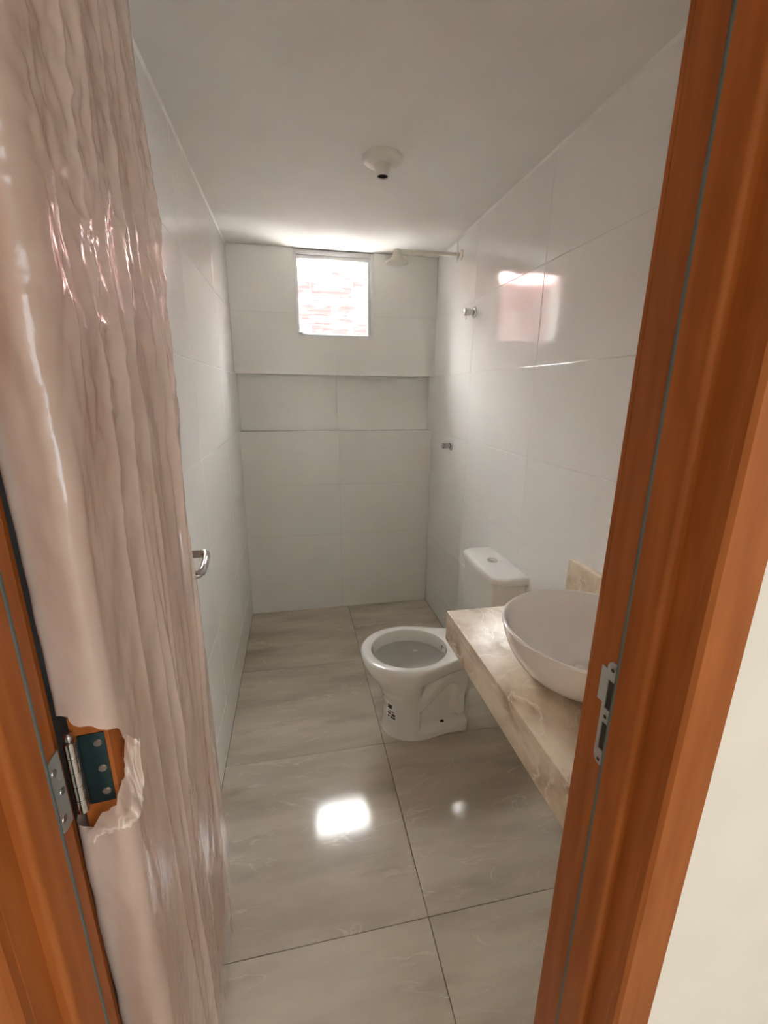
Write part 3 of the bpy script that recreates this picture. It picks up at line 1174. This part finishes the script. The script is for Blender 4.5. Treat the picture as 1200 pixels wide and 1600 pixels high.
# ------------------------------------------------------------------ marble counter and basin
ZK = 0.775
KX, KY0, KY1 = 0.441, YF1 + 0.002, 1.164
van = tag(empty('vanity_counter', (0.65, 0.8, ZK)), 'beige marble vanity counter with deep front apron fixed to the right wall', 'counter')
box('countertop', KX, XR - 0.002, KY0, KY1, ZK - 0.02, ZK, 'marble', van, 0.0015)
box('front_apron', KX, KX + 0.02, KY0, KY1, ZK - 0.098, ZK - 0.0202, 'marble', van, 0.0012)
box('end_apron', KX + 0.0202, XR - 0.002, KY1 - 0.02, KY1, ZK - 0.098, ZK - 0.0202, 'marble', van, 0.0012)
box('backsplash', XR - 0.022, XR - 0.002, KY0, KY1, ZK + 0.0002, ZK + 0.146, 'marble', van, 0.0015)

BX, BY, BR, BHt = 0.648, 0.792, 0.193, 0.140
bas = tag(empty('vessel_basin', (BX, BY, ZK)), 'round white ceramic vessel basin on the marble counter', 'basin')
out = [(0.070, 0.0005), (0.078, 0.0005), (0.082, 0.004), (0.090, 0.010)]
for i in range(1, 17):
    t = i / 16
    a = t * math.radians(78)
    out.append((0.090 + (BR - 0.090) * (math.sin(a) / math.sin(math.radians(78))) ** 1.05, 0.010 + (BHt - 0.013) * (1 - math.cos(a)) / (1 - math.cos(math.radians(78)))))
rim = [(BR + 0.0012, BHt - 0.006), (BR + 0.0004, BHt - 0.0015), (BR - 0.003, BHt), (BR - 0.007, BHt - 0.0014), (BR - 0.009, BHt - 0.005)]
inn = []
for i in range(16, 0, -1):
    t = i / 16
    a = t * math.radians(78)
    inn.append((0.026 + (BR - 0.012 - 0.026) * (math.sin(a) / math.sin(math.radians(78))) ** 0.95, 0.022 + (BHt - 0.032) * (1 - math.cos(a)) / (1 - math.cos(math.radians(78)))))
prof = out + rim + inn + [(0.024, 0.0215), (0.022, 0.016)]
lathe('bowl', prof, 'basin', (BX, BY, ZK), 'Z', 72, bas)
lathe('drain', [(0.030, 0.0242), (0.031, 0.0262), (0.027, 0.0270), (0.021, 0.0255), (0.019, 0.020), (0.010, 0.018)], 'silicone', (BX, BY, ZK), 'Z', 32, bas, False, True)
lathe('silicone_bead', [(0.081, 0.0003), (0.092, 0.0003), (0.090, 0.005), (0.083, 0.008)], 'silicone', (BX, BY, ZK), 'Z', 48, bas)

# ------------------------------------------------------------------ shower
SY, SZ = 2.345, 2.106
sh = tag(empty('shower', (XR, SY, SZ)), 'cream plastic shower head on a straight arm below the ceiling', 'shower')
tube('arm', [(XR - 0.002, SY, SZ), (0.60, SY, SZ - 0.004), (0.545, SY, SZ - 0.006)], 0.0095, 'cream', sh, 16)
lathe('wall_flange', [(0.010, -0.012), (0.018, -0.010), (0.024, -0.003), (0.024, 0.0)], 'cream', (XR - 0.001, SY, SZ), 'X', 28, sh, True, True)
hx = 0.531
b = bmesh.new()
lathe('head', [(0.008, 0.014), (0.017, 0.010), (0.019, 0.0), (0.021, -0.012), (0.030, -0.026), (0.046, -0.038), (0.056, -0.043), (0.057, -0.049), (0.055, -0.052), (0.051, -0.0515)], 'cream', (hx, SY, SZ - 0.008), 'Z', 40, sh, True, False)
lathe('spray_plate', [(0.0515, -0.0505), (0.030, -0.049), (0.006, -0.0485)], 'plastic', (hx, SY, SZ - 0.008), 'Z', 40, sh, False, True)
tube('tie_wire', [(XR - 0.028, SY - 0.004, SZ + 0.070), (XR - 0.028, SY - 0.012, SZ + 0.01), (XR - 0.026, SY - 0.012, SZ - 0.016), (XR - 0.030, SY - 0.02, SZ - 0.04)], 0.0028, 'cream', sh, 8)


def valve(name, y, z, label, cap):
    v = tag(empty(name, (XR, y, z)), label, 'valve', 'chrome shower valves')
    lathe('escutcheon', [(0.026, 0.0), (0.026, -0.003), (0.022, -0.008), (0.016, -0.010), (0.014, -0.010)], 'chrome', (XR - 0.001, y, z), 'X', 36, v, True, False)
    lathe('stem', [(0.0125, -0.008), (0.0125, -0.024)], 'chrome', (XR - 0.001, y, z), 'X', 24, v)
    lathe('knob', [(0.014, -0.022), (0.0165, -0.024), (0.0165, -0.050), (0.0155, -0.054), (0.012, -0.056), (0.003, -0.056)], 'chrome', (XR - 0.001, y, z), 'X', 6 if not cap else 28, v, True, True)
    if cap:
        tube('lever_pin', [(XR - 0.044, y, z - 0.014), (XR - 0.044, y, z - 0.034)], 0.0032, 'chrome', v, 10)


valve('shower_valve', 2.126, 1.803, 'chrome valve with a small lever pin high on the wall below the shower arm', True)
valve('shower_valve', 2.355, 1.143, 'chrome valve low on the wall near the niche ledge', False)

# ------------------------------------------------------------------ ceiling lamp holder
lh = tag(empty('ceiling_lamp_holder', (0.330, 1.700, ZC)), 'white plastic lamp holder without a bulb fixed to the ceiling', 'lamp holder')
lathe('base', [(0.068, 0.0), (0.0685, -0.006), (0.066, -0.012), (0.058, -0.018), (0.044, -0.022), (0.030, -0.024), (0.026, -0.024)], 'plastic', (0.330, 1.700, ZC), 'Z', 48, lh, True, False)
lathe('socket', [(0.031, -0.022), (0.027, -0.030), (0.0245, -0.042), (0.0225, -0.056), (0.021, -0.058), (0.019, -0.057), (0.018, -0.040)], 'plastic', (0.330, 1.700, ZC), 'Z', 40, lh)
lathe('socket_inside', [(0.0185, -0.054), (0.017, -0.046), (0.006, -0.044)], 'dark', (0.330, 1.700, ZC), 'Z', 32, lh, False, True)
